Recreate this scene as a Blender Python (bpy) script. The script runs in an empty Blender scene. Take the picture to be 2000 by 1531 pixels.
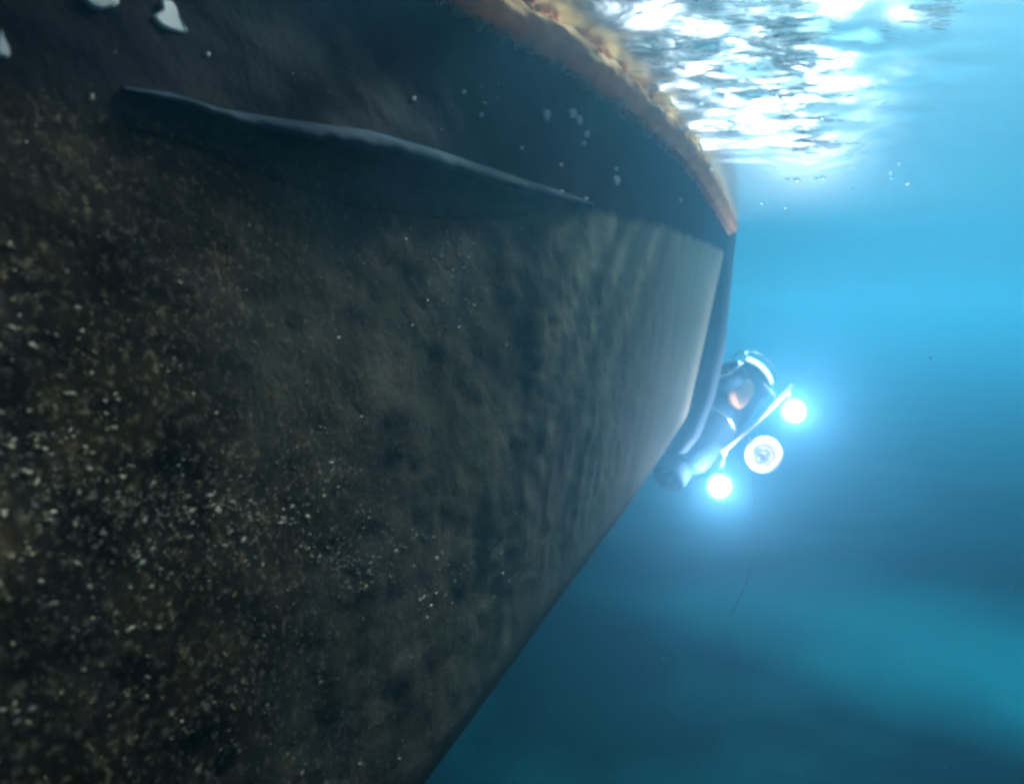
import bpy, bmesh, math, random
from mathutils import Vector, Matrix, noise
from mathutils.bvhtree import BVHTree

random.seed(11)
R = math.radians
scene = bpy.context.scene
COL = scene.collection

# ------------------------------------------------------------------ camera
W0, H0, F0 = 2000.0, 1531.0, 1428.0
CAM = Vector((0.0, 0.0, -0.45))
PITCH = math.atan((H0 / 2 - 600.0) / F0)          # looks slightly down
cam_d = bpy.data.cameras.new('camera')
cam = bpy.data.objects.new('camera', cam_d)
COL.objects.link(cam)
cam.location = CAM
cam.rotation_euler = (R(90) - PITCH, 0, 0)
cam_d.sensor_width = 36.0
cam_d.lens = 36.0 * F0 / W0
cam_d.clip_start = 0.02
cam_d.clip_end = 500
cam_d.dof.use_dof = True
cam_d.dof.focus_distance = 1.0
cam_d.dof.aperture_fstop = 5.0
scene.camera = cam
CR = Vector((1, 0, 0))
CF = Vector((0, math.cos(PITCH), -math.sin(PITCH)))
CU = Vector((0, math.sin(PITCH), math.cos(PITCH)))

def ray(px, py):
    return (CF + CR * ((px - W0 / 2) / F0) + CU * ((H0 / 2 - py) / F0)).normalized()

def on_plane(px, py, z):
    d = ray(px, py)
    return CAM + d * ((z - CAM.z) / d.z)

def at_depth(px, py, dep):
    return CAM + CF * dep + CR * ((px - W0 / 2) / F0 * dep) + CU * ((H0 / 2 - py) / F0 * dep)

def to_pix(p):
    v = p - CAM
    dep = v.dot(CF)
    if dep <= 0.02:
        return (-9999, -9999)
    return (W0 / 2 + F0 * v.dot(CR) / dep, H0 / 2 - F0 * v.dot(CU) / dep)

# ------------------------------------------------------------------ world, sun, exposure
SUN_DIR = Vector((0.43, 0.67, 0.60)).normalized()      # towards the sun
world = bpy.data.worlds.new('World')
scene.world = world
world.use_nodes = True
wn, wl = world.node_tree.nodes, world.node_tree.links
for n in list(wn):
    wn.remove(n)
w_out = wn.new('ShaderNodeOutputWorld')
w_bg = wn.new('ShaderNodeBackground')
w_sky = wn.new('ShaderNodeTexSky')
w_sky.sky_type = 'NISHITA'
w_sky.sun_disc = False
w_sky.sun_elevation = math.asin(SUN_DIR.z)
w_sky.sun_rotation = math.atan2(SUN_DIR.x, SUN_DIR.y)
w_sky.air_density = 0.15      # milky white overcast haze rather than a deep blue sky
w_sky.dust_density = 7.0
w_sky.ozone_density = 0.0
w_bg.inputs['Strength'].default_value = 0.05
wl.new(w_sky.outputs[0], w_bg.inputs['Color'])
wl.new(w_bg.outputs[0], w_out.inputs['Surface'])

sun_d = bpy.data.lights.new('sun', 'SUN')
sun_d.energy = 5.0
sun_d.angle = R(5)
sun_d.color = (1.0, 0.97, 0.92)
sun = bpy.data.objects.new('sun', sun_d)
COL.objects.link(sun)
sun.rotation_euler = SUN_DIR.to_track_quat('Z', 'Y').to_euler()
sun.location = (-5, 3, 9)

vs = scene.view_settings
vs.view_transform = 'Standard'
vs.look = 'None'
vs.exposure = 1.95
vs.gamma = 1.0
vs.use_curve_mapping = False
cy = scene.cycles
cy.use_denoising = True
cy.max_bounces = 8
cy.volume_bounces = 1
cy.transparent_max_bounces = 40
cy.sample_clamp_indirect = 3.0
cy.filter_width = 3.3

# ------------------------------------------------------------------ helpers
def tag(o, label=None, cat=None, group=None, kind=None):
    if label: o['label'] = label
    if cat: o['category'] = cat
    if group: o['group'] = group
    if kind: o['kind'] = kind
    return o

def link_mesh(name, me, mats, parent=None):
    o = bpy.data.objects.new(name, me)
    COL.objects.link(o)
    for m in (mats if isinstance(mats, (list, tuple)) else [mats]):
        me.materials.append(m)
    if parent:
        o.parent = parent
    return o

def from_bm(name, bm, mats, parent=None, smooth=True):
    me = bpy.data.meshes.new(name)
    bmesh.ops.recalc_face_normals(bm, faces=bm.faces)
    bm.to_mesh(me)
    bm.free()
    if smooth:
        for p in me.polygons: p.use_smooth = True
    return link_mesh(name, me, mats, parent)

def grid_mesh(rows, close_u=False):
    """rows: list of lists of Vector"""
    nv = len(rows[0])
    vs_ = [v for r in rows for v in r]
    fs = []
    for i in range(len(rows) - 1):
        for j in range(nv - 1):
            a = i * nv + j
            fs.append((a, a + 1, a + nv + 1, a + nv))
    return vs_, fs

def frame_from_z(d):
    d = d.normalized()
    a = Vector((0, 0, 1)) if abs(d.z) < 0.9 else Vector((1, 0, 0))
    x = a.cross(d).normalized()
    return x, d.cross(x), d

def add_lathe(bm, prof, origin, axis, seg=48):
    """prof: (r, h) pairs revolved about the axis; r=0 closes"""
    x, y, z = frame_from_z(axis)
    rings = []
    for r, h in prof:
        if r <= 1e-6:
            rings.append([bm.verts.new(origin + z * h)])
        else:
            rings.append([bm.verts.new(origin + z * h + (x * math.cos(a) + y * math.sin(a)) * r)
                          for a in (2 * math.pi * k / seg for k in range(seg))])
    for A, B in zip(rings, rings[1:]):
        if len(A) == 1 and len(B) == 1: continue
        for k in range(seg):
            k2 = (k + 1) % seg
            if len(A) == 1: bm.faces.new((A[0], B[k2], B[k]))
            elif len(B) == 1: bm.faces.new((A[k], A[k2], B[0]))
            else: bm.faces.new((A[k], A[k2], B[k2], B[k]))

def add_tube(bm, pts, rad, seg=12):
    rings = []
    n = len(pts)
    px_ = None
    for i, p in enumerate(pts):
        t = (pts[min(i + 1, n - 1)] - pts[max(i - 1, 0)]).normalized()
        if px_ is None:
            px_, _, _ = frame_from_z(t)
        px_ = (px_ - t * px_.dot(t)).normalized()
        py_ = t.cross(px_)
        r = rad(i / (n - 1)) if callable(rad) else rad
        rings.append([bm.verts.new(p + (px_ * math.cos(a) + py_ * math.sin(a)) * r)
                      for a in (2 * math.pi * k / seg for k in range(seg))])
    for A, B in zip(rings, rings[1:]):
        for k in range(seg):
            bm.faces.new((A[k], A[(k + 1) % seg], B[(k + 1) % seg], B[k]))
    bm.faces.new(list(reversed(rings[0])))
    bm.faces.new(rings[-1])

def add_torus(bm, c, axis, R_, r_, seg=56, sg=12, a0=0.0, a1=2 * math.pi):
    x, y, z = frame_from_z(axis)
    full = abs(a1 - a0 - 2 * math.pi) < 1e-4
    n = seg if full else seg + 1
    rings = []
    for i in range(n):
        a = a0 + (a1 - a0) * i / seg
        d = x * math.cos(a) + y * math.sin(a)
        rings.append([bm.verts.new(c + d * (R_ + r_ * math.cos(b)) + z * (r_ * math.sin(b)))
                      for b in (2 * math.pi * k / sg for k in range(sg))])
    m = n if full else n - 1
    for i in range(m):
        A, B = rings[i], rings[(i + 1) % n]
        for k in range(sg):
            bm.faces.new((A[k], A[(k + 1) % sg], B[(k + 1) % sg], B[k]))
    if not full:
        bm.faces.new(rings[0]); bm.faces.new(rings[-1])

def add_blob(bm, c, nrm, tan, sx, sy, sz, sub=2, rough=0.25, seed=0):
    """an irregular lump, flattened along nrm"""
    nrm = nrm.normalized()
    tx = (tan - nrm * tan.dot(nrm)).normalized()
    ty = nrm.cross(tx)
    r = bmesh.ops.create_icosphere(bm, subdivisions=sub, radius=1.0)
    off = Vector((seed * 3.17, seed * 1.31, seed * 0.77))
    for v in r['verts']:
        k = 1 + rough * noise.noise(v.co * 1.6 + off) * 2
        q = v.co * k
        v.co = c + tx * q.x * sx + ty * q.y * sy + nrm * q.z * sz

_ICO = {}
def ico_template(sub):
    if sub not in _ICO:
        b_ = bmesh.new()
        bmesh.ops.create_icosphere(b_, subdivisions=sub, radius=1.0)
        b_.verts.ensure_lookup_table()
        _ICO[sub] = ([v.co.copy() for v in b_.verts], [[v.index for v in f.verts] for f in b_.faces])
        b_.free()
    return _ICO[sub]

class Mass:
    """collects many irregular lumps into one mesh"""
    def __init__(self): self.v, self.f = [], []
    def blob(self, c, nrm, tan, sx, sy, sz, sub=1, rough=0.25, seed=0):
        nrm = nrm.normalized()
        tx = (tan - nrm * tan.dot(nrm)).normalized()
        ty = nrm.cross(tx)
        off = Vector((seed * 3.17, seed * 1.31, seed * 0.77))
        V_, F_ = ico_template(sub)
        b0 = len(self.v)
        for q0 in V_:
            k = 1 + rough * noise.noise(q0 * 1.6 + off) * 2
            self.v.append(c + tx * (q0.x * k * sx) + ty * (q0.y * k * sy) + nrm * (q0.z * k * sz))
        self.f.extend([[i + b0 for i in f] for f in F_])
    def build(self, name, m, parent=None, bm=None):
        if bm is not None:
            b0 = len(self.v)
            bm.verts.index_update()
            self.v.extend(v.co.copy() for v in bm.verts)
            self.f.extend([v.index + b0 for v in f.verts] for f in bm.faces)
            bm.free()
        me_ = bpy.data.meshes.new(name)
        me_.from_pydata([tuple(q) for q in self.v], [], self.f)
        for p in me_.polygons: p.use_smooth = True
        return link_mesh(name, me_, m, parent)

# ------------------------------------------------------------------ materials
def mat(name):
    m = bpy.data.materials.new(name)
    m.use_nodes = True
    nt = m.node_tree
    return m, nt, nt.nodes['Principled BSDF']

def ramp(nt, stops, interp='LINEAR'):
    r = nt.nodes.new('ShaderNodeValToRGB')
    cr = r.color_ramp
    cr.interpolation = interp
    while len(cr.elements) < len(stops): cr.elements.new(0.5)
    for e, (p, c) in zip(cr.elements, stops):
        e.position = p
        e.color = (c[0], c[1], c[2], 1) if len(c) == 3 else c
    return r

def nz(nt, scale, detail=5, rough=0.6, vec=None, dist=0.0):
    n = nt.nodes.new('ShaderNodeTexNoise')
    n.inputs['Scale'].default_value = scale
    n.inputs['Detail'].default_value = detail
    n.inputs['Roughness'].default_value = rough
    n.inputs['Distortion'].default_value = dist
    if vec is not None: nt.links.new(vec, n.inputs['Vector'])
    return n

def mixc(nt, a, b, f, mode='MIX'):
    m = nt.nodes.new('ShaderNodeMix')
    m.data_type = 'RGBA'
    m.blend_type = mode
    m.clamp_factor = True
    for sock, v in ((m.inputs[6], a), (m.inputs[7], b), (m.inputs[0], f)):
        if hasattr(v, 'links') or hasattr(v, 'is_output'): nt.links.new(v, sock)
        elif isinstance(v, (int, float)): sock.default_value = v
        else: sock.default_value = (v[0], v[1], v[2], 1)
    return m.outputs[2]

def coords(nt, scale=(1, 1, 1), kind='Object'):
    tc = nt.nodes.new('ShaderNodeTexCoord')
    mp = nt.nodes.new('ShaderNodeMapping')
    mp.inputs['Scale'].default_value = scale
    nt.links.new(tc.outputs[kind], mp.inputs['Vector'])
    return mp.outputs[0]

def bump(nt, h, strength, dist, prev=None):
    b = nt.nodes.new('ShaderNodeBump')
    b.inputs['Strength'].default_value = strength
    b.inputs['Distance'].default_value = dist
    nt.links.new(h, b.inputs['Height'])
    if prev: nt.links.new(prev, b.inputs['Normal'])
    return b.outputs[0]

def hull_material():
    m, nt, b = mat('fouled_hull_paint')
    L = nt.links.new
    v = coords(nt)
    big = nz(nt, 2.2, 4, 0.55, v, 0.4)
    mid = nz(nt, 9, 6, 0.65, v, 0.6)
    fine = nz(nt, 42, 6, 0.7, v)
    vst = coords(nt, (6, 6, 1.2))
    streak = nz(nt, 2.4, 5, 0.6, vst, 0.2)
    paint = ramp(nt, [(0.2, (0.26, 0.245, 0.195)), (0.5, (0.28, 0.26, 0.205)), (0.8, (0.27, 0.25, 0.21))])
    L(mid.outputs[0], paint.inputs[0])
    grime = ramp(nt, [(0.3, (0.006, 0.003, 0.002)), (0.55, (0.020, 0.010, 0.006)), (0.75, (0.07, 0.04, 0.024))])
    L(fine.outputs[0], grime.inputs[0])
    # growth thickest near the viewer; haze and light on the stem end painted paler
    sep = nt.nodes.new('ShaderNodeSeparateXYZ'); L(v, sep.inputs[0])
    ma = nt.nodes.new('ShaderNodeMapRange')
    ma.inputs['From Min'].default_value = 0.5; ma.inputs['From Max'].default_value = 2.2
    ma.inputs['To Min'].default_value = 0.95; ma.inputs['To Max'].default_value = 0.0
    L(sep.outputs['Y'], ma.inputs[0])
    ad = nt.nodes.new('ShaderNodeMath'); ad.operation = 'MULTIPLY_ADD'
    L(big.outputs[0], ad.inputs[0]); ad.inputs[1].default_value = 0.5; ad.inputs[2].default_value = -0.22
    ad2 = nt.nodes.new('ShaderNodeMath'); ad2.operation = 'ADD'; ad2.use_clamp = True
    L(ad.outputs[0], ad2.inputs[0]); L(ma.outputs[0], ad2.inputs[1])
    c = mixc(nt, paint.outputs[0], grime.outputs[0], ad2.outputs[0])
    blue = ramp(nt, [(0.52, (0, 0, 0)), (0.68, (1, 1, 1))])
    L(nz(nt, 4.5, 5, 0.6, coords(nt, (1, 1, 0.6)), 0.8).outputs[0], blue.inputs[0])
    sb_ = nt.nodes.new('ShaderNodeMath'); sb_.operation = 'MULTIPLY'; sb_.inputs[1].default_value = 0.28
    L(blue.outputs[0], sb_.inputs[0])
    c = mixc(nt, c, (0.02, 0.022, 0.04), sb_.outputs[0])
    grit = ramp(nt, [(0.54, (0, 0, 0)), (0.70, (1, 1, 1))])
    L(nz(nt, 150, 3, 0.7, v, 0.3).outputs[0], grit.inputs[0])
    gm_ = nt.nodes.new('ShaderNodeMath'); gm_.operation = 'MULTIPLY'
    L(grit.outputs[0], gm_.inputs[0]); L(ad2.outputs[0], gm_.inputs[1])
    c = mixc(nt, c, (0.16, 0.11, 0.075), gm_.outputs[0])
    st = ramp(nt, [(0.40, (0.88, 0.88, 0.88)), (0.65, (1, 1, 1))])
    L(streak.outputs[0], st.inputs[0])
    c = mixc(nt, c, st.outputs[0], 0.7, 'MULTIPLY')
    # navy boot-top paint above the ledge
    zr = nt.nodes.new('ShaderNodeMapRange')
    zr.inputs['From Min'].default_value = -0.345; zr.inputs['From Max'].default_value = -0.325
    zy = nt.nodes.new('ShaderNodeMath'); zy.operation = 'MULTIPLY_ADD'
    L(sep.outputs['Y'], zy.inputs[0]); zy.inputs[1].default_value = -0.045; L(sep.outputs['Z'], zy.inputs[2])
    zn = nt.nodes.new('ShaderNodeMath'); zn.operation = 'MULTIPLY_ADD'
    L(mid.outputs[0], zn.inputs[0]); zn.inputs[1].default_value = 0.06; L(zy.outputs[0], zn.inputs[2])
    zn2 = nt.nodes.new('ShaderNodeMath'); zn2.operation = 'SUBTRACT'; zn2.inputs[1].default_value = 0.03
    L(zn.outputs[0], zn2.inputs[0]); L(zn2.outputs[0], zr.inputs[0])
    c = mixc(nt, c, mixc(nt, (0.003, 0.003, 0.006), (0.014, 0.011, 0.016), mid.outputs[0]), zr.outputs[0])
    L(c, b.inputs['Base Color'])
    b.inputs['Roughness'].default_value = 0.72
    b.inputs['Specular IOR Level'].default_value = 0.01
    n1 = bump(nt, mid.outputs[0], 0.16, 0.02)
    n2 = bump(nt, fine.outputs[0], 0.35, 0.006, n1)
    L(n2, b.inputs['Normal'])
    return m

def simple(name, col, rough=0.5, metal=0.0, emit=None, es=0.0, vary=0.0, scale=30, bmp=0.0):
    m, nt, b = mat(name)
    b.inputs['Roughness'].default_value = rough
    b.inputs['Metallic'].default_value = metal
    n = nz(nt, scale, 5, 0.6, coords(nt))
    lo = [c * (1 - vary) for c in col]; hi = [min(1, c * (1 + vary)) for c in col]
    r = ramp(nt, [(0.3, lo), (0.7, hi)])
    nt.links.new(n.outputs[0], r.inputs[0])
    nt.links.new(r.outputs[0], b.inputs['Base Color'])
    if bmp:
        nt.links.new(bump(nt, n.outputs[0], 0.7, bmp), b.inputs['Normal'])
    if emit:
        b.inputs['Emission Color'].default_value = (*emit, 1)
        b.inputs['Emission Strength'].default_value = es
    return m

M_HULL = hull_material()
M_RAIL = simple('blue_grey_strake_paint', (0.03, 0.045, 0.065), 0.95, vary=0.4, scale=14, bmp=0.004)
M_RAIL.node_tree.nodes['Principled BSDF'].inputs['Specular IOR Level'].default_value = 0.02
M_GROWTH = simple('brown_weed', (0.92, 0.42, 0.18), 0.8, vary=0.45, scale=16, bmp=0.01)
def translucent(m_, col, f):
    nt_ = m_.node_tree
    t_ = nt_.nodes.new('ShaderNodeBsdfTranslucent'); t_.inputs[0].default_value = (*col, 1)
    x_ = nt_.nodes.new('ShaderNodeMixShader'); x_.inputs[0].default_value = f
    nt_.links.new(nt_.nodes['Principled BSDF'].outputs[0], x_.inputs[1])
    nt_.links.new(t_.outputs[0], x_.inputs[2])
    nt_.links.new(x_.outputs[0], nt_.nodes['Material Output'].inputs['Surface'])
M_GROWTH.node_tree.nodes['Principled BSDF'].inputs['Specular IOR Level'].default_value = 0.05
translucent(M_GROWTH, (0.95, 0.45, 0.18), 0.4)
M_CHIP = simple('bare_white_primer', (0.40, 0.385, 0.40), 0.7, vary=0.35, scale=30)
M_BARN = simple('shell', (0.30, 0.22, 0.15), 0.5, vary=0.6, scale=45)
M_STEM = simple('stem_paint', (0.03, 0.06, 0.10), 0.95, vary=0.2)

# ------------------------------------------------------------------ boat hull
Z_BOT = -1.085
WL_PIX = [(985, 0), (1092, 60), (1222, 165), (1316, 255), (1374, 335), (1428, 432)]
BT_PIX = [(882, 1531), (990, 1370), (1103, 1200), (1222, 1025), (1284, 925), (1336, 840)]
wl = [on_plane(x, y, 0.0) for x, y in WL_PIX]
bt = [on_plane(x, y, Z_BOT) for x, y in BT_PIX]

def extend(pts):
    d = (pts[0] - pts[2]).normalized()
    first = pts[0]
    pre = [first + d * k for k in (4.5, 2.6, 1.2, 0.5)]
    return pre + pts
wl, bt = extend(wl), extend(bt)

def resample(pts, n, dens):
    # arc length resample with smooth Catmull-Rom
    out = []
    m = len(pts) - 1
    P = [pts[0] * 2 - pts[1]] + pts + [pts[-1] * 2 - pts[-2]]
    dense = []
    for i in range(m):
        p0, p1, p2, p3 = P[i], P[i + 1], P[i + 2], P[i + 3]
        for k in range(40):
            t = k / 40
            dense.append(0.5 * ((2 * p1) + (p2 - p0) * t + (2 * p0 - 5 * p1 + 4 * p2 - p3) * t * t + (3 * p1 - p0 - 3 * p2 + p3) * t ** 3))
    dense.append(pts[-1])
    L = [0]
    for a, b in zip(dense, dense[1:]): L.append(L[-1] + (b - a).length)
    j = 0
    for i in range(n):
        s = dens(i / (n - 1)) * L[-1]
        while j < len(L) - 2 and L[j + 1] < s: j += 1
        f = (s - L[j]) / max(1e-9, L[j + 1] - L[j])
        out.append(dense[j].lerp(dense[j + 1], min(1, max(0, f))))
    return out

NS, NT = 560, 330
dens = lambda u: u * (0.35 + 0.65 * u) / 1.0 if False else (1 - (1 - u) ** 1.6)
WL, BT = resample(wl, NS, dens), resample(bt, NS, dens)
T_TOP = 1.0 + 2.0 / 1.085          # topsides rise 2 m above the water

def poly_in(x, y, poly):
    c = False
    j = len(poly) - 1
    for i in range(len(poly)):
        xi, yi = poly[i]; xj, yj = poly[j]
        if (yi > y) != (yj > y) and x < (xj - xi) * (y - yi) / (yj - yi) + xi: c = not c
        j = i
    return c

def poly_dist(x, y, poly):
    best = 1e9
    j = len(poly) - 1
    for i in range(len(poly)):
        ax, ay = poly[j]; bx, by = poly[i]
        dx, dy = bx - ax, by - ay
        t = max(0, min(1, ((x - ax) * dx + (y - ay) * dy) / (dx * dx + dy * dy + 1e-9)))
        best = min(best, math.hypot(x - ax - dx * t, y - ay - dy * t))
        j = i
    return best

RECESS = [(235, 175), (330, 200), (430, 262), (600, 285), (760, 300), (930, 350), (1060, 385), (1150, 402),
          (1100, 415), (1000, 430), (850, 436), (700, 422), (560, 375), (470, 335), (370, 290), (250, 262)]
R_TOP = [(235, 175), (330, 200), (430, 245), (600, 272), (760, 292), (930, 340), (1060, 378), (1150, 400)]
R_BOT = [(235, 250), (250, 262), (370, 290), (470, 335), (560, 375), (700, 422), (850, 436), (1000, 430), (1100, 415), (1150, 404)]
def interp(tab, x):
    if x <= tab[0][0]: return tab[0][1]
    for (x0, y0), (x1, y1) in zip(tab, tab[1:]):
        if x <= x1: return y0 + (y1 - y0) * (x - x0) / (x1 - x0)
    return tab[-1][1]
OUTW = Vector((0.92, -0.38, -0.05)).normalized()      # away from the hull side

def side_point(i, t):
    a, b = BT[i], WL[i]
    p = a.lerp(b, t)
    if t > 1:
        p = Vector((b.x, b.y, p.z)) - OUTW * 0.10 * (t - 1)
    tt = max(0, min(1, t))
    s = i / (NS - 1)
    bulge = 0.05 * math.sin(math.pi * tt) * (1 - s ** 1.6)
    p = p + OUTW * bulge
    if t < 0.10:                                     # rounded bilge turn
        k = (0.10 - max(t, 0)) / 0.10
        p = p - OUTW * (0.035 * k * k)
    return p

def rug(p):
    return (noise.noise(p * 5) * 0.006 + noise.noise(p * 17) * 0.0035 + noise.noise(p * 48) * 0.0015 * 2
            + max(0, noise.noise(p * 90 + Vector((5, 1, 2)))) * 0.0025)

rows = []
ts = [T_TOP * k / (NT - 1) for k in range(NT)]
for i in range(NS):
    s = i / (NS - 1)
    r = []
    for t in ts:
        p = side_point(i, t)
        p = p + OUTW * rug(p) * (1 - 0.85 * min(1, max(0, (p.y - 0.9) / 1.2))) * min(1, 0.15 + 4 * t)
        r.append(p)
    rows.append(r)
verts, faces = grid_mesh(rows)
bvh = BVHTree.FromPolygons(verts, faces)

def hit(px, py):
    loc, n, idx, d = bvh.ray_cast(CAM, ray(px, py))
    if loc is None: return None, None
    if n.dot(loc - CAM) > 0: n = -n
    return loc, n

# close the body: bottom, far side, deck, transom
def halfw(i):
    s = (WL[-1] - WL[i]).length
    return min(1.5, 0.03 + 0.9 * s ** 0.85)
base = len(verts)
IN = Vector((-1, 0, 0))
nfar = 8
for i in range(NS):
    w = halfw(i)
    top = rows[i][-1]; bot = rows[i][0]
    for k in range(1, nfar):                         # bottom going inboard, gently V-shaped
        f = k / nfar
        verts.append(bot + IN * (2 * w * f) + Vector((0, 0, -0.10 * w * (1 - abs(2 * f - 1)))))
    for k in range(nfar + 1):
        f = k / nfar
        verts.append((bot + IN * 2 * w).lerp(top + IN * 2 * w, f))
    for k in range(1, nfar):
        verts.append(top + IN * (2 * w * (1 - k / nfar)))
ring = 3 * nfar - 1
def loop(i):
    a = i * NT
    b = base + i * ring
    return list(range(a + NT - 1, a - 1, -1)) + list(range(b, b + ring))
prev = loop(0)
faces_all = []
for i in range(1, NS):
    cur = loop(i)
    n = len(cur)
    for k in range(n):
        faces_all.append((prev[k], prev[(k + 1) % n], cur[(k + 1) % n], cur[k]))
    prev = cur
faces_all.append(tuple(loop(0)))
faces_all.append(tuple(reversed(loop(NS - 1))))
me = bpy.data.meshes.new('hull_shell')
me.from_pydata([tuple(v) for v in verts], [], faces_all)
me.update()
for p in me.polygons: p.use_smooth = len(p.vertices) == 4

boat = bpy.data.objects.new('boat', None)
COL.objects.link(boat)
tag(boat, 'dark fouled boat hull hanging beside the camera, its end facing the lit underwater vehicle', 'boat')
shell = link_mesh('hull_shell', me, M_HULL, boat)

# stem bar: thick rounded bar standing off the far end of the hull
STEM_C = [(1408, 250), (1412, 330), (1412, 440), (1398, 560), (1384, 680), (1362, 780), (1338, 850), (1322, 880)]
STEM_R = [24, 24, 26, 27, 30, 30, 26, 18]
rows_s = []
nst = 60
for i in range(nst):
    f = i / (nst - 1) * (len(STEM_C) - 1)
    k = min(int(f), len(STEM_C) - 2); q = f - k
    cx = STEM_C[k][0] * (1 - q) + STEM_C[k + 1][0] * q
    cyy = STEM_C[k][1] * (1 - q) + STEM_C[k + 1][1] * q
    rr = (STEM_R[k] * (1 - q) + STEM_R[k + 1] * q) / F0 * 3.95
    c = at_depth(cx, cyy, 3.95)
    rows_s.append([c + CR * rr * math.cos(a) + Vector((0, 1, 0)) * rr * 1.6 * math.sin(a)
                   for a in (2 * math.pi * j / 28 for j in range(29))])
bm = bmesh.new()
vv = [[bm.verts.new(p) for p in r[:-1]] for r in rows_s]
for A, B in zip(vv, vv[1:]):
    for k in range(28):
        bm.faces.new((A[k], A[(k + 1) % 28], B[(k + 1) % 28], B[k]))
bm.faces.new(vv[0]); bm.faces.new(list(reversed(vv[-1])))
from_bm('stem_bar', bm, M_STEM, boat)

# strake along the top of the recess
def hull_path(pix, n):
    out = []
    for i in range(n):
        f = i / (n - 1) * (len(pix) - 1)
        k = min(int(f), len(pix) - 2); q = f - k
        x = pix[k][0] * (1 - q) + pix[k + 1][0] * q
        y = pix[k][1] * (1 - q) + pix[k + 1][1] * q
        p, nn = hit(x, y)
        if p is not None: out.append((p, nn))
    return out
# a ledge with a lit edge and a long hollow underside that tapers away at both ends
STR = [(236, 172), (330, 190), (430, 226), (560, 250), (720, 274), (880, 318), (1010, 358), (1090, 380), (1160, 399)]
bm = bmesh.new()
secs = []
NSEC = 150
for i in range(NSEC):
    u = i / (NSEC - 1)
    x = 238 + (1158 - 238) * u
    ys = interp(STR, x)
    prof = max(0.0, math.sin(math.pi * (0.02 + 0.96 * u))) ** 0.75
    thick = 1.5 + 28 * prof * (0.8 + 0.2 * u)
    yb = max(ys + 3, interp(R_BOT, x)) + 5 * noise.noise(Vector((x / 40, 3, 3))) * prof
    T, _ = hit(x, ys - thick * 0.7)
    M1, _ = hit(x, ys)
    M2, _ = hit(x, ys + thick)
    B, _ = hit(x, max(yb, ys + thick + 2))
    if None in (T, M1, M2, B): continue
    wob = 0.0025 * noise.noise(Vector((x / 25, 0, 0)))
    h = 0.030 * prof + wob * prof
    sec = [T - OUTW * 0.012, T + OUTW * 0.001, M1 + OUTW * h * 0.8, M1.lerp(M2, 0.3) + OUTW * h, M1.lerp(M2, 0.8) + OUTW * h * 0.97,
           M2 + OUTW * h * 0.82, M2.lerp(B, 0.12) + OUTW * h * 0.35, M2.lerp(B, 0.5) + OUTW * h * 0.12, M2.lerp(B, 0.85) + OUTW * 0.002, B - OUTW * 0.004, B - OUTW * 0.014]
    secs.append([bm.verts.new(q) for q in sec])
for A_, B_ in zip(secs, secs[1:]):
    for k in range(len(A_) - 1):
        f = bm.faces.new((A_[k], A_[k + 1], B_[k + 1], B_[k]))
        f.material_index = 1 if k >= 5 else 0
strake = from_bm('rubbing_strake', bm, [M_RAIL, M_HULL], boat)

# brown weed fringe along the waterline
rng = random.Random(5)
bm = bmesh.new()
ridge = []
for i in range(150):                                  # a knobbly rope of growth with short tufts on it
    u = 0.30 + 0.70 * i / 149
    ridge.append(side_point(int(u * (NS - 1)), 0.978) + OUTW * 0.018 + Vector((0, 0, -0.009 + 0.006 * noise.noise(Vector((u * 60, 1, 1))))))
add_tube(bm, ridge, lambda u: 0.027 + 0.006 * noise.noise(Vector((u * 55, 0, 7))) + 0.005 * noise.noise(Vector((u * 170, 4, 7))) - 0.006 * u, 22)
bmesh.ops.subdivide_edges(bm, edges=bm.edges[:], cuts=1, use_grid_fill=True)
for v in bm.verts:
    v.co += Vector((noise.noise(v.co * 55), noise.noise(v.co * 55 + Vector((9, 0, 0))), noise.noise(v.co * 70 + Vector((0, 9, 0))))) * 0.007
nseg = 1000
ms = Mass()
for i in range(nseg):
    u = 0.30 + 0.70 * i / nseg
    for q in range(7):
        t = 1.0 - (0.004 + 0.058 * rng.random() ** 1.3)
        k = int(u * (NS - 1))
        p = side_point(min(k + rng.randint(0, 1), NS - 1), t)
        sc = rng.uniform(0.002, 0.0055)
        ms.blob(p + OUTW * (rng.uniform(0.0, 0.012) + 0.012 * (t > 0.955)), OUTW, Vector((0.2 * rng.gauss(0, 1), 0.5 * rng.gauss(0, 1), 1)),
                 sc * rng.uniform(1.2, 2.8), sc * 0.7, sc * rng.uniform(0.8, 1.8), 1, 0.35, rng.random() * 50)
weed = ms.build('weed_fringe', M_GROWTH, boat, bm)
tag(weed, 'orange brown weed fringe along the waterline', kind='stuff')

# bare white patches
def patch(px, py, outline, th=0.002, parent=boat):
    """outline in photo pixels around px,py -> thin domed flake lying on the hull"""
    c, n = hit(px, max(2, py))
    if c is None: return
    c = CAM + ray(px, py) * ((c - CAM).dot(n) / ray(px, py).dot(n))
    bm = bmesh.new()
    n = n.normalized()
    k = len(outline)
    ringv, topv = [], []
    for dx, dy in outline:
        d = ray(px + dx, py + dy)
        den = d.dot(n)
        hp, _n = hit(px + dx, py + dy)
        p = hp if hp is not None else CAM + d * ((c - CAM).dot(n) / den)
        ringv.append(p)
    for p in ringv:
        topv.append(p)
    lo = [bm.verts.new(p - n * 0.006) for p in ringv]
    hi = [bm.verts.new(p + n * 0.002) for p in ringv]
    inn = [bm.verts.new(c.lerp(p, 0.85) + n * (0.002 + th * 0.6)) for p in ringv]
    for i in range(k):
        j = (i + 1) % k
        bm.faces.new((lo[i], lo[j], hi[j], hi[i]))
        bm.faces.new((hi[i], hi[j], inn[j], inn[i]))
    bm.faces.new(inn); bm.faces.new(list(reversed(lo)))
    return from_bm('bare_patch', bm, M_CHIP, parent, smooth=False)

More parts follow.
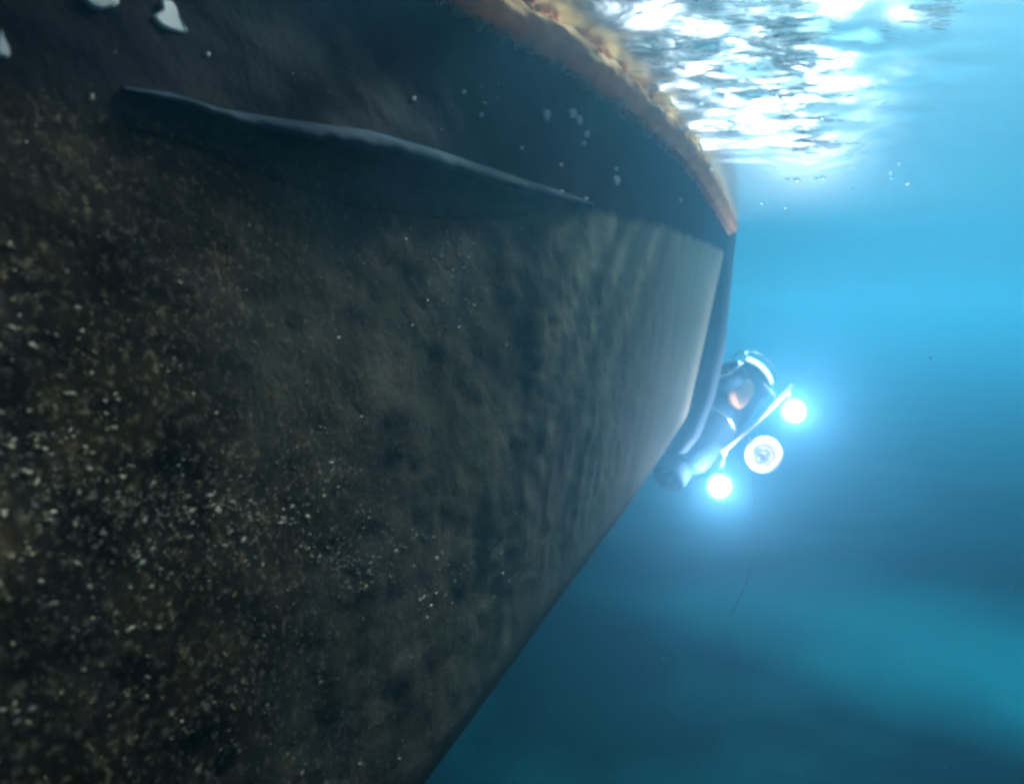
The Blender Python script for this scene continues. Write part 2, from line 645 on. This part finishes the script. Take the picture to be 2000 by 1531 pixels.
def smooth_outline(pts, n=36):
    out = []
    m = len(pts)
    for i in range(n):
        f = i / n * m
        k = int(f); t = f - k
        p0, p1, p2, p3 = (Vector(pts[(k + j - 1) % m]) for j in range(4))
        q = 0.5 * ((2 * p1) + (p2 - p0) * t + (2 * p0 - 5 * p1 + 4 * p2 - p3) * t * t + (3 * p1 - p0 - 3 * p2 + p3) * t ** 3)
        out.append((q.x, q.y))
    return out
patch(195, 2, smooth_outline([(-35, -8), (-25, 8), (-8, 19), (12, 17), (34, 8), (26, -6), (0, -12)]))
patch(330, 34, smooth_outline([(-33, 0), (-20, 18), (0, 27), (32, 31), (20, 5), (8, -22), (-8, -32), (-18, -28), (-16, -12)]))
patch(4, 92, smooth_outline([(-6, -30), (-2, -18), (10, 6), (12, 20), (2, 24), (-10, 16)]))
patch(1066, 227, smooth_outline([(-5, -10), (6, -9), (7, 0), (3, 9), (0, 12), (-4, 4)]))
patch(1117, 223, smooth_outline([(-6, -8), (3, -10), (8, -3), (6, 6), (-2, 8)]))
patch(1129, 234, smooth_outline([(-4, -8), (5, -6), (6, 4), (2, 11), (-5, 4)]))
patch(1203, 353, smooth_outline([(-5, -8), (4, -8), (6, 1), (2, 9), (-3, 7)]))
for x, y, r in [(939, 226, 3.5), (1095, 322, 2.5), (1096, 375, 3), (1144, 388, 2.5), (1329, 390, 3), (1018, 290, 2.5), (807, 193, 3), (905, 180, 3),
                (1145, 262, 5), (1140, 280, 3.5), (404, 107, 3), (1203, 330, 3)]:
    patch(x, y, smooth_outline([(-r * .7, -r), (r * .6, -r * 1.1), (r, r * .3), (0, r * 1.4), (-r, r * .4)], 14), 0.0002)

# shells: the larger ones one by one, the crust of small ones in one mesh
DENS = [  # px, py, spread x, spread y, count, size px
    (60, 640, 70, 120, 34, 6), (40, 540, 45, 30, 10, 8), (200, 690, 130, 60, 26, 4.5), (90, 935, 55, 22, 9, 10),
    (40, 900, 60, 60, 26, 8), (150, 850, 120, 50, 30, 6), (300, 990, 110, 32, 60, 6), (420, 1020, 110, 40, 70, 6),
    (560, 1070, 110, 32, 70, 4.5), (680, 1110, 80, 30, 60, 4.5), (800, 1130, 60, 40, 38, 5.5), (200, 1090, 160, 60, 50, 5),
    (60, 1150, 60, 70, 20, 7), (30, 1400, 40, 22, 12, 9), (150, 1330, 120, 80, 30, 6), (270, 1210, 40, 30, 14, 6),
    (450, 1330, 18, 40, 14, 4.5), (500, 1375, 14, 20, 10, 4), (620, 910, 70, 90, 34, 4), (560, 830, 90, 60, 26, 4),
    (880, 500, 70, 50, 44, 4.5), (890, 600, 40, 90, 34, 4), (430, 620, 160, 120, 26, 4), (930, 455, 110, 18, 26, 4),
    (100, 240, 100, 60, 10, 4.5), (640, 120, 250, 70, 26, 3.5), (960, 170, 100, 60, 16, 3.5), (1180, 190, 40, 30, 8, 4),
    (1060, 690, 3, 6, 1, 6), (350, 700, 60, 30, 12, 4), (700, 760, 200, 150, 30, 3.5), (350, 1440, 250, 60, 40, 5), (960, 1140, 40, 40, 12, 4.5)]
rng = random.Random(21)
items = []
for cx, cyy, sx, sy, n, sz in DENS:
    for _ in range(n):
        x, y = cx + rng.gauss(0, 1) * sx, cyy + rng.gauss(0, 1) * sy
        if not (-20 < x < 1330 and -10 < y < 1545): continue
        if poly_in(x, y, RECESS): continue
        p, nn = hit(x, y)
        if p is None: continue
        dep = (p - CAM).dot(CF)
        r = min(sz, 7) * 0.62 * (0.35 + rng.random() ** 2.2) / F0 * dep
        items.append((r / dep, r, p, nn, rng.random() * 60))
items.sort(key=lambda q: -q[0])
for k, (_, r, p, nn, sd) in enumerate(items[:90]):
    bm = bmesh.new()
    add_blob(bm, Vector((0, 0, 0)), nn, Vector((rng.uniform(-1, 1), 1, rng.uniform(-.7, .7))), r * rng.uniform(0.8, 2.4), r * rng.uniform(0.4, 0.9), r * 0.6, 3, 0.55, sd)
    o = from_bm('barnacle', bm, M_BARN, boat)
    o.location = p
for cx, cyy, sx, sy, n, sz in [(330, 1000, 260, 60, 900, 2.2), (110, 800, 120, 160, 380, 2.4), (650, 1110, 170, 50, 450, 2.0), (150, 1300, 170, 120, 140, 2.2),
                               (850, 520, 110, 80, 250, 1.8), (400, 650, 250, 160, 140, 1.8), (500, 1350, 200, 100, 250, 2.0)]:
    for _ in range(n):                                # fine grit between the shells
        x, y = cx + rng.gauss(0, 1) * sx, cyy + rng.gauss(0, 1) * sy
        if not (-20 < x < 1330 and -10 < y < 1545) or poly_in(x, y, RECESS): continue
        if noise.noise(Vector((x / 60, y / 60, 2))) < -0.05: continue
        p, nn = hit(x, y)
        if p is None: continue
        items.append((0, sz * rng.uniform(0.4, 1.1) / F0 * (p - CAM).dot(CF), p, nn, rng.random() * 60))
ms = Mass()
for (_, r, p, nn, sd) in items[90:]:
    ms.blob(p, nn, Vector((rng.uniform(-1, 1), 1, rng.uniform(-.7, .7))), r * rng.uniform(0.7, 2.4), r * rng.uniform(0.35, 0.9), r * 0.6, 1, 0.6, sd)
crust = ms.build('barnacle_crust', M_BARN, boat)
tag(crust, kind='stuff')

# ------------------------------------------------------------------ water surface, seen from below
m, nt, b = mat('water_underside')
nt.nodes.remove(b)
out = nt.nodes['Material Output']
tr = nt.nodes.new('ShaderNodeBsdfTransparent'); tr.inputs[0].default_value = (1.0, 0.90, 0.86, 1)
gl = nt.nodes.new('ShaderNodeBsdfGlossy'); gl.inputs['Roughness'].default_value = 0.28
gl.inputs['Color'].default_value = (0.9, 0.97, 1, 1)
lw = nt.nodes.new('ShaderNodeLayerWeight'); lw.inputs[0].default_value = 0.5
vv_ = coords(nt, (1, 1, 1))
w1 = nz(nt, 5.5, 4, 0.55, vv_, 0.6)
nrm_ = bump(nt, w1.outputs[0], 0.12, 0.05)
nt.links.new(nrm_, gl.inputs['Normal'])
rp = ramp(nt, [(0.22, (0.04, 0.04, 0.04)), (0.50, (0.95, 0.95, 0.95))])
nt.links.new(lw.outputs['Facing'], rp.inputs[0])
mx = nt.nodes.new('ShaderNodeMixShader')
nt.links.new(rp.outputs[0], mx.inputs[0]); nt.links.new(tr.outputs[0], mx.inputs[1]); nt.links.new(gl.outputs[0], mx.inputs[2])
nt.links.new(mx.outputs[0], out.inputs['Surface'])
M_WATER = m

def wave(x, y):
    d = math.hypot(x - 0.6, y - 1.6)
    chop = math.exp(-(((x - 0.30 - 0.10 * y) / 0.34) ** 2)) * (1 / (1 + math.exp((y - 2.3) * 5)))
    h = 0.006 * noise.noise(Vector((x * 1.3, y * 1.3, 0)))
    h += chop * (0.026 * noise.noise(Vector((x * 6, y * 11, 2.2))) + 0.007 * noise.noise(Vector((x * 16, y * 30, 5.2))))
    return h
xs = [-95, -60, -38, -25, -15, -9, -5, -3] + [-2 + 6.0 * k / 300 for k in range(301)] + [5, 7, 11, 17, 26, 38, 60, 95]
ys = [-95, -60, -38, -20, -8, -3] + [-0.5 + 6.5 * k / 330 for k in range(331)] + [7, 9, 12, 17, 25, 38, 60, 95]
rws = [[Vector((x, y, wave(x, y))) for y in ys] for x in xs]
v_, f_ = grid_mesh(rws)
me = bpy.data.meshes.new('water')
me.from_pydata([tuple(q) for q in v_], [], f_)
for p in me.polygons: p.use_smooth = True
water = link_mesh('water', me, M_WATER)
tag(water, 'rippled underside of the sea surface', kind='structure')

# ------------------------------------------------------------------ seabed
m, nt, b = mat('painted_seabed')
v = coords(nt)
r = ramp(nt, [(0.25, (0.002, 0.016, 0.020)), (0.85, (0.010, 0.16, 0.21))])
# water's lighter band and darker depths painted as seabed colour, broken up by noise
vr = nt.nodes.new('ShaderNodeMapping'); vr.vector_type = 'TEXTURE'
tcs = nt.nodes.new('ShaderNodeTexCoord'); nt.links.new(tcs.outputs['Object'], vr.inputs['Vector'])
vr.inputs['Location'].default_value = (3.6, 3.95, 0); vr.inputs['Rotation'].default_value = (0, 0, math.radians(-28)); vr.inputs['Scale'].default_value = (3.2, 1.35, 8)
gr = nt.nodes.new('ShaderNodeTexGradient'); gr.gradient_type = 'SPHERICAL'
nt.links.new(vr.outputs[0], gr.inputs[0])
n1 = nz(nt, 1.1, 3, 0.5, v)
ad_ = nt.nodes.new('ShaderNodeMath'); ad_.operation = 'MULTIPLY_ADD'
nt.links.new(n1.outputs[0], ad_.inputs[0]); ad_.inputs[1].default_value = 0.55; nt.links.new(gr.outputs[0], ad_.inputs[2])
nt.links.new(ad_.outputs[0], r.inputs[0])
nt.links.new(r.outputs[0], b.inputs['Base Color']); b.inputs['Roughness'].default_value = 1.0; b.inputs['Specular IOR Level'].default_value = 0.0
xs = [-95, -75, -55] + [-40 + 80 * k / 120 for k in range(121)] + [55, 75, 95]
rws = [[Vector((x, y, -2.6 + 0.2 * noise.noise(Vector((x * 0.25, y * 0.4, 3))) + 0.04 * noise.noise(Vector((x, y * 2, 0))))) for y in xs] for x in xs]
v_, f_ = grid_mesh(rws)
me = bpy.data.meshes.new('seabed')
me.from_pydata([tuple(q) for q in v_], [], f_)
for p in me.polygons: p.use_smooth = True
tag(link_mesh('seabed', me, m), 'added teal seabed painted with the light and dark of the water', kind='structure')

# ------------------------------------------------------------------ underwater vehicle
M_BODY = simple('blue_grey_casing', (0.022, 0.05, 0.09), 0.8, vary=0.2, scale=20)
M_BODY.node_tree.nodes['Principled BSDF'].inputs['Specular IOR Level'].default_value = 0.15
M_ORANGE = simple('peach_orange_float', (0.95, 0.42, 0.20), 0.5, vary=0.15, scale=20)
M_STEEL = simple('bright_metal', (0.80, 0.85, 0.90), 0.22, 0.9)
M_WHITE = simple('white_plastic', (0.30, 0.32, 0.36), 0.4, vary=0.04)
M_BLACK = simple('black_rubber', (0.02, 0.025, 0.03), 0.5)
M_LENS = simple('lit_lens', (0.9, 0.95, 1.0), 0.3, emit=(0.85, 0.95, 1.0), es=8)
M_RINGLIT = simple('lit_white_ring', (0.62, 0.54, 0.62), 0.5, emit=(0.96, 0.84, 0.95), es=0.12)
M_LEDS = simple('lit_led_strip', (0.9, 0.95, 1.0), 0.4, emit=(0.85, 0.95, 1.0), es=0.8)

DEP = 4.1
ANC = (1430, 830)
K = DEP / F0
rov = bpy.data.objects.new('underwater_vehicle', None)
COL.objects.link(rov)
rov.matrix_world = Matrix.Translation(at_depth(*ANC, DEP)) @ Matrix((CR, CU, -CF)).transposed().to_4x4()
tag(rov, 'small blue grey underwater vehicle with two glaring lamps past the hull edge', 'underwater drone')
ROV_INV = rov.matrix_world.inverted()
def V(px, py, z=0.0):      # photo pixel -> vehicle's own metres (x right, y up, z towards viewer)
    return ROV_INV @ at_depth(px, py, DEP - z)

A, B = V(1332, 910, 0.12), V(1508, 735, 0.12)
B.z = A.z
ax = (B - A).normalized()
axl = (ax + Vector((0, 0, -0.60))).normalized()
Lb = (B - A).length / math.sqrt(1 / (1 + 0.36))
rb = 50 * K
bm = bmesh.new()
add_lathe(bm, [(0, -0.02), (rb * .5, -0.01), (rb * .8, 0.02), (rb * .93, 0.06), (rb, 0.12), (rb, Lb - 0.03), (rb * .96, Lb), (rb * .86, Lb + 0.012), (0, Lb + 0.014)], A - axl * 0.0, axl, 56)
body = from_bm('body', bm, M_BODY, rov)
def on_axis(t): return A + axl * (Lb * t)
for t in (0.42, 0.97):
    bm = bmesh.new(); add_torus(bm, on_axis(t), axl, rb + 0.004, 0.0065)
    from_bm('clamp_ring', bm, M_STEEL, body)
# end dome with guard ring and led strip
bm = bmesh.new(); add_torus(bm, on_axis(1.0) + axl * 0.075, axl, rb * 0.98, 0.005)
dome = from_bm('guard_ring', bm, M_STEEL, rov)
for k in range(3):
    a = k * 2 * math.pi / 3 + 0.6
    x_, y_, z_ = frame_from_z(axl)
    d = (x_ * math.cos(a) + y_ * math.sin(a)) * rb * 0.97
    bm = bmesh.new(); add_tube(bm, [on_axis(1.0) + d * 0.98, on_axis(1.0) + d + axl * 0.075], 0.004, 8)
    from_bm('guard_strut', bm, M_STEEL, dome)
bm = bmesh.new()
x_, y_, z_ = frame_from_z(axl)
# led arc on the side that shows: upper right of the end cap
best = max(range(64), key=lambda k: (x_ * math.cos(k * math.pi / 32) + y_ * math.sin(k * math.pi / 32)).dot(Vector((0.35, 0.35, 0.85)).normalized()))
a_c = best * math.pi / 32
add_torus(bm, on_axis(1.0) + axl * 0.004, axl, rb * 0.99, 0.012, 24, 10, a_c - 0.75, a_c + 0.75)
from_bm('led_strip', bm, M_LEDS, rov)
# orange float pod on the viewer's side of the body
bm = bmesh.new()
pc = V(1468, 766, rb * 0.98)
pc.z = on_axis(0.78).z + rb * 1.0
r_ = bmesh.ops.create_icosphere(bm, subdivisions=4, radius=1)
px_ = Vector((-ax.y, ax.x, 0))
for vq in bm.verts:
    q = vq.co.copy()
    for c_ in range(3): q[c_] = math.copysign(abs(q[c_]) ** 0.75, q[c_])
    vq.co = pc + px_ * q.x * 24 * K + axl * q.y * 42 * K + Vector((0, 0, 1)) * q.z * 0.05
from_bm('float_pod', bm, M_ORANGE, rov)
# side handles / top fin highlight at the upper left
def thruster(c, axis, rad, ln, blades=3):
    bm = bmesh.new()
    add_lathe(bm, [(rad * .86, -ln / 2), (rad, -ln / 2), (rad * 1.04, 0), (rad, ln / 2), (rad * .86, ln / 2), (rad * .84, 0), (rad * .86, -ln / 2)], c, axis, 48)
    du = from_bm('thruster', bm, M_BODY, rov)
    bm = bmesh.new(); add_torus(bm, c + axis * ln / 2, axis, rad * 0.94, 0.006)
    from_bm('duct_lip', bm, M_STEEL, du)
    bm = bmesh.new(); add_lathe(bm, [(0, -ln * .45), (rad * .2, -ln * .35), (rad * .22, ln * .2), (0, ln * .5)], c, axis, 24)
    from_bm('hub', bm, M_BLACK, du)
    X, Y, Z = frame_from_z(axis)
    for k in range(blades):
        a = 2 * math.pi * k / blades + 0.4
        d = X * math.cos(a) + Y * math.sin(a); e = Z.cross(d)
        bm = bmesh.new()
        g = []
        for u in (0.2, 0.45, 0.7, 0.82):
            w = rad * (0.18 + 0.22 * u); tw = 0.9 - 0.6 * u
            cdir = e * math.cos(tw) + Z * math.sin(tw)
            nd = d.cross(cdir) * 0.003
            g.append([bm.verts.new(c + d * rad * u + cdir * w * s_ + nd * h_) for s_, h_ in ((-1, -1), (1, -1), (1, 1), (-1, 1))])
        for P_, Q_ in zip(g, g[1:]):
            for j in range(4): bm.faces.new((P_[j], P_[(j + 1) % 4], Q_[(j + 1) % 4], Q_[j]))
        bm.faces.new(g[0]); bm.faces.new(g[-1])
        from_bm('blade', bm, M_BLACK, du)
    return du
thruster(V(1312, 924, 0.12), axl, 33 * K, 0.10)
thruster(V(1425, 735, -0.04), (Vector((-0.45, 0.75, 0.25))).normalized(), 30 * K, 0.10)
# light bar
bm = bmesh.new()
add_tube(bm, [V(1412, 882, 0.24), V(1480, 822, 0.24), V(1548, 752, 0.22)], 3.6 * K, 16)
bar = from_bm('light_bar', bm, M_WHITE, rov)
for p0, p1 in ((V(1412, 882, 0.19), V(1400, 868, 0.09)), (V(1520, 781, 0.22), V(1490, 750, -0.02))):
    bm = bmesh.new(); add_tube(bm, [p0, p1], 0.009, 10)
    from_bm('bar_bracket', bm, M_STEEL, bar)
# two lamps
LAMPS = []
for (lx, ly, qx, qy) in ((1550, 803, 1540, 765), (1405, 950, 1415, 882)):
    c = V(lx, ly, 0.20)
    bm = bmesh.new()
    ax_l = Vector((-0.12, 0.05, 1)).normalized()
    add_lathe(bm, [(0, -0.10), (0.03, -0.098), (0.042, -0.07), (0.05, -0.01), (0.076, 0.0), (0.076, 0.004), (0, 0.004)], c, ax_l, 40)
    lamp = from_bm('lamp', bm, M_BODY, rov)
    bm = bmesh.new(); add_lathe(bm, [(0, 0.026), (0.024, 0.024), (0.048, 0.017), (0.068, 0.008), (0.074, 0.002)], c, ax_l, 40)
    ml, ntl, bl = mat('lit_lens')                     # soft glow painted into the emission, brightest at the centre, fading to the rim
    tcl = ntl.nodes.new('ShaderNodeTexCoord'); mpl = ntl.nodes.new('ShaderNodeMapping'); mpl.vector_type = 'TEXTURE'
    mpl.inputs['Location'].default_value = c + ax_l * 0.02; mpl.inputs['Scale'].default_value = (0.078, 0.078, 0.078)
    grl = ntl.nodes.new('ShaderNodeTexGradient'); grl.gradient_type = 'SPHERICAL'
    pwl = ntl.nodes.new('ShaderNodeMath'); pwl.operation = 'POWER'; pwl.inputs[1].default_value = 2.2
    mul = ntl.nodes.new('ShaderNodeMath'); mul.operation = 'MULTIPLY'; mul.inputs[1].default_value = 6.0
    ntl.links.new(tcl.outputs['Object'], mpl.inputs[0]); ntl.links.new(mpl.outputs[0], grl.inputs[0])
    ntl.links.new(grl.outputs['Fac'], pwl.inputs[0]); ntl.links.new(pwl.outputs[0], mul.inputs[0])
    ntl.links.new(mul.outputs[0], bl.inputs['Emission Strength'])
    bl.inputs['Emission Color'].default_value = (0.75, 0.9, 1.0, 1); bl.inputs['Base Color'].default_value = (0.03, 0.08, 0.14, 1)
    bl.inputs['Roughness'].default_value = 0.7; bl.inputs['Specular IOR Level'].default_value = 0.1
    from_bm('lens', bm, ml, lamp)
    bm = bmesh.new(); add_tube(bm, [c - ax_l * 0.05, V(qx, qy, 0.19)], 0.010, 10)
    from_bm('lamp_arm', bm, M_STEEL, lamp)
    ld = bpy.data.lights.new('lamp_light', 'POINT')
    ld.energy = 10.0; ld.color = (1.0, 0.72, 0.74); ld.shadow_soft_size = 0.014
    lo = bpy.data.objects.new('lamp_light', ld); COL.objects.link(lo)
    lo.parent = rov; lo.location = c + ax_l * 0.05
    LAMPS.append(lo)
# round lit camera port
c = V(1492, 888, 0.20)
az = Vector((-0.10, 0.04, 1)).normalized()
bm = bmesh.new()
Rr = 33 * K
add_lathe(bm, [(0, -0.12), (Rr * .7, -0.11), (Rr * .97, -0.02), (Rr, 0.0), (Rr * .97, 0.012), (Rr * .72, 0.016), (Rr * .66, 0.004), (Rr * .40, -0.002), (0, -0.004)], c, az, 56)
port = from_bm('camera_port', bm, M_RINGLIT, rov)
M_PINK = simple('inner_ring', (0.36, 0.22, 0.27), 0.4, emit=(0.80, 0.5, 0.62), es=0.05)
bm = bmesh.new(); add_torus(bm, c + az * 0.004, az, Rr * 0.50, 0.006, 40, 10, 0.3, 3.6)
from_bm('inner_ring', bm, M_PINK, port)
bm = bmesh.new(); add_lathe(bm, [(Rr * .24, -0.002), (Rr * .24, 0.010), (Rr * .12, 0.012), (0, 0.006)], c + V(1488, 892) - V(1492, 888), az, 28)
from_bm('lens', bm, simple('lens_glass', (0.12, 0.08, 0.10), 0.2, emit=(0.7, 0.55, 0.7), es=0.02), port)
bm = bmesh.new(); add_tube(bm, [c - az * 0.06, V(1450, 850, 0.05)], 0.018, 12)
from_bm('port_bracket', bm, M_BODY, port)

# tether
pts = []
TP = [(1470, 925), (1473, 975), (1474, 1040), (1468, 1100), (1448, 1160), (1428, 1196), (1408, 1232)]
for i in range(57):
    f = i / 56 * (len(TP) - 1); k = min(int(f), len(TP) - 2); q = f - k
    p0, p1, p2, p3 = (Vector(TP[max(0, min(len(TP) - 1, k + j - 1))]) for j in range(4))
    s = 0.5 * ((2 * p1) + (p2 - p0) * q + (2 * p0 - 5 * p1 + 4 * p2 - p3) * q * q + (3 * p1 - p0 - 3 * p2 + p3) * q ** 3)
    pts.append(at_depth(s.x, s.y, 4.1 + 0.9 * (i / 56)))
bm = bmesh.new(); add_tube(bm, pts, 0.004, 10)
tag(from_bm('tether_cable', bm, M_BLACK), 'thin dark cable trailing down from the lit underwater vehicle', 'cable')

# ------------------------------------------------------------------ bubbles and foam below the surface
m, nt, b = mat('air_bubble')
nt.nodes.remove(b)
g1_ = nt.nodes.new('ShaderNodeBsdfGlass'); g1_.inputs['Roughness'].default_value = 0.02; g1_.inputs['IOR'].default_value = 1.25
n = nz(nt, 20, 3, 0.5, coords(nt)); nt.links.new(bump(nt, n.outputs[0], 0.2, 0.002), g1_.inputs['Normal'])
nt.links.new(g1_.outputs[0], nt.nodes['Material Output'].inputs['Surface'])
M_BUB = m
BUB = [  # px, py, radius px, label
    (1538, 351, 5, 'round bright bubble at the left of the low row of four'), (1556, 352, 6, 'largest round bubble, second in the low row of four'),
    (1594, 349, 4.5, 'bubble joining its neighbour at the right of the low row'), (1607, 347, 5, 'bubble that ends the low row of four on the right'),
    (1428, 240, 7, 'bright ringed bubble beside the weed fringe, above the bright foam streak'), (1372, 201, 4.5, 'small bright bubble nearest the weed fringe in the grey foam'),
    (1606, 231, 5, 'faint bubble in clear blue water just right of the foam'), (1755, 320, 4.5, 'faint bubble highest in the far right cluster'),
    (1739, 337, 4, 'faint bubble in the far right cluster, upper of a stacked pair'), (1740, 348, 4, 'faint bubble in the far right cluster, lower of a stacked pair'),
    (1772, 358, 5, 'faint bubble rightmost and lowest of the far cluster'), (1488, 397, 3.5, 'lone small bubble in blue water closest to the hull end'),
    (1576, 300, 3, 'lone small bubble between the foam and the low row'), (1568, 205, 7, 'big bright bubble on the right rim of the foam, upper of two'),
    (1562, 248, 7, 'big bright bubble on the right rim of the foam, lower of two'), (1412, 42, 5, 'bright bubble in the blue foam near the top edge'),
    (1535, 406, 3.5, 'lowest small bubble below the row of four'), (1392, 330, 3.5, 'small bubble resting by the far tip of the weed fringe'),
    (1421, 450, 3, 'tiny bubble on the hull end where the stem begins'), (1128, 10, 5, 'bubble over the thick part of the weed fringe at the top edge')]
proto = None
for (x, y, r, lab) in BUB:
    rng_ = random.Random(int(x * y))
    dep = 1.55 if x < 1700 else 1.9
    rr = r * 0.75 / F0 * dep
    if proto is None:
        bm = bmesh.new()
        add_blob(bm, Vector((0, 0, 0)), Vector((0, 0, 1)), Vector((1, 0, 0)), 1, 1, 0.85, 3, 0.10, 3)
        proto = from_bm('bubble', bm, M_BUB); o = proto
    else:
        o = proto.copy(); COL.objects.link(o)
    o.location = at_depth(x, y, dep)
    o.scale = (rr * rng_.uniform(1, 1.5), rr, rr)
    tag(o, lab, 'bubble', 'air bubbles under the sea surface')

m, nt, b = mat('foam')
nt.nodes.remove(b)
out = nt.nodes['Material Output']
df = nt.nodes.new('ShaderNodeBsdfDiffuse'); df.inputs[0].default_value = (0.68, 0.72, 0.76, 1)
tl = nt.nodes.new('ShaderNodeBsdfTranslucent'); tl.inputs[0].default_value = (0.66, 0.72, 0.78, 1)
tp = nt.nodes.new('ShaderNodeBsdfTransparent')
m1 = nt.nodes.new('ShaderNodeMixShader'); m1.inputs[0].default_value = 0.17
m2 = nt.nodes.new('ShaderNodeMixShader')
nt.links.new(df.outputs[0], m1.inputs[1]); nt.links.new(tl.outputs[0], m1.inputs[2])
fz = nz(nt, 60, 4, 0.6, coords(nt, (0.4, 1, 1)))
fr = ramp(nt, [(0.34, (0, 0, 0)), (0.66, (0.8, 0.8, 0.8))])
nt.links.new(fz.outputs[0], fr.inputs[0]); nt.links.new(fr.outputs[0], m2.inputs[0])
nt.links.new(tp.outputs[0], m2.inputs[1]); nt.links.new(m1.outputs[0], m2.inputs[2])
nt.links.new(m2.outputs[0], out.inputs['Surface'])
M_FOAM = m
rng = random.Random(77)
ms = Mass()
FO = [(1545, 60, 40, 50, 90, 26), (1440, 110, 110, 80, 130, 22), (1560, 225, 28, 40, 50, 20), (1420, 268, 30, 5, 12, 22), (1580, 270, 40, 6, 22, 28),
      (1390, 90, 50, 60, 60, 20), (1420, 200, 40, 40, 40, 16), (1815, 6, 26, 10, 40, 22), (1738, 44, 10, 4, 10, 12), (1545, 80, 30, 40, 90, 24)]
for cx, cyy, sx, sy, n, ln in FO:
    for _ in range(n):
        x, y = cx + rng.gauss(0, 1) * sx, cyy + rng.gauss(0, 1) * sy
        p = on_plane(x, min(y, 420), -0.01)
        if p.y > 4 or p.y < 0.3 or y > 282: continue
        dep = (p - CAM).dot(CF)
        l = ln * rng.uniform(0.4, 1.5) / F0 * dep
        ang = rng.gauss(0.05, 0.35)
        t = Vector((math.cos(ang), math.sin(ang) * 0.8, 0.1 * rng.gauss(0, 1))).normalized()
        ms.blob(p + Vector((0, 0, rng.uniform(-0.03, 0.005))), Vector((0, 0.2 * rng.gauss(0, 1), 1)), t, l, l * rng.uniform(0.08, 0.22), l * rng.uniform(.04, .10), 2, 0.5, rng.random() * 90)
tag(ms.build('foam', M_FOAM), 'white bubbly foam streaks churned up under the surface beside the hull', kind='stuff')

rng = random.Random(404)
ms = Mass()
for _ in range(130):
    x, y = rng.uniform(1050, 2050), rng.uniform(250, 1560)
    dep = rng.uniform(0.8, 3.4)
    if x < 1480 and dep > 1.2: continue
    r = rng.uniform(0.0004, 0.0011)
    ms.blob(at_depth(x, y, dep), Vector((rng.gauss(0, 1), rng.gauss(0, 1), 1)), Vector((1, 0.2, 0)), r * rng.uniform(1, 2.2), r, r, 1, 0.4, rng.random() * 50)
tag(ms.build('drifting_specks', M_CHIP), 'fine pale specks drifting in the open water', kind='stuff')

# ------------------------------------------------------------------ the water's own haze
m = bpy.data.materials.new('sea_haze'); m.use_nodes = True
nt = m.node_tree
for n in list(nt.nodes): nt.nodes.remove(n)
out = nt.nodes.new('ShaderNodeOutputMaterial')
pv = nt.nodes.new('ShaderNodeVolumePrincipled')
pv.inputs['Color'].default_value = (0.095, 0.285, 0.480, 1)
pv.inputs['Density'].default_value = 0.17
pv.inputs['Anisotropy'].default_value = 0.82
pv.inputs['Absorption Color'].default_value = (0.0, 0.47, 0.80, 1)
nt.links.new(pv.outputs[0], out.inputs['Volume'])
try: m.cycles.homogeneous_volume = True
except Exception: pass
bm = bmesh.new()
bmesh.ops.create_cube(bm, size=1.0)
for vq in bm.verts:
    vq.co = Vector((vq.co.x * 196, vq.co.y * 196, -3.9 if vq.co.z < 0 else 2.15))
tag(from_bm('haze', bm, m, smooth=False), 'blue water haze that swallows distant things', kind='stuff')
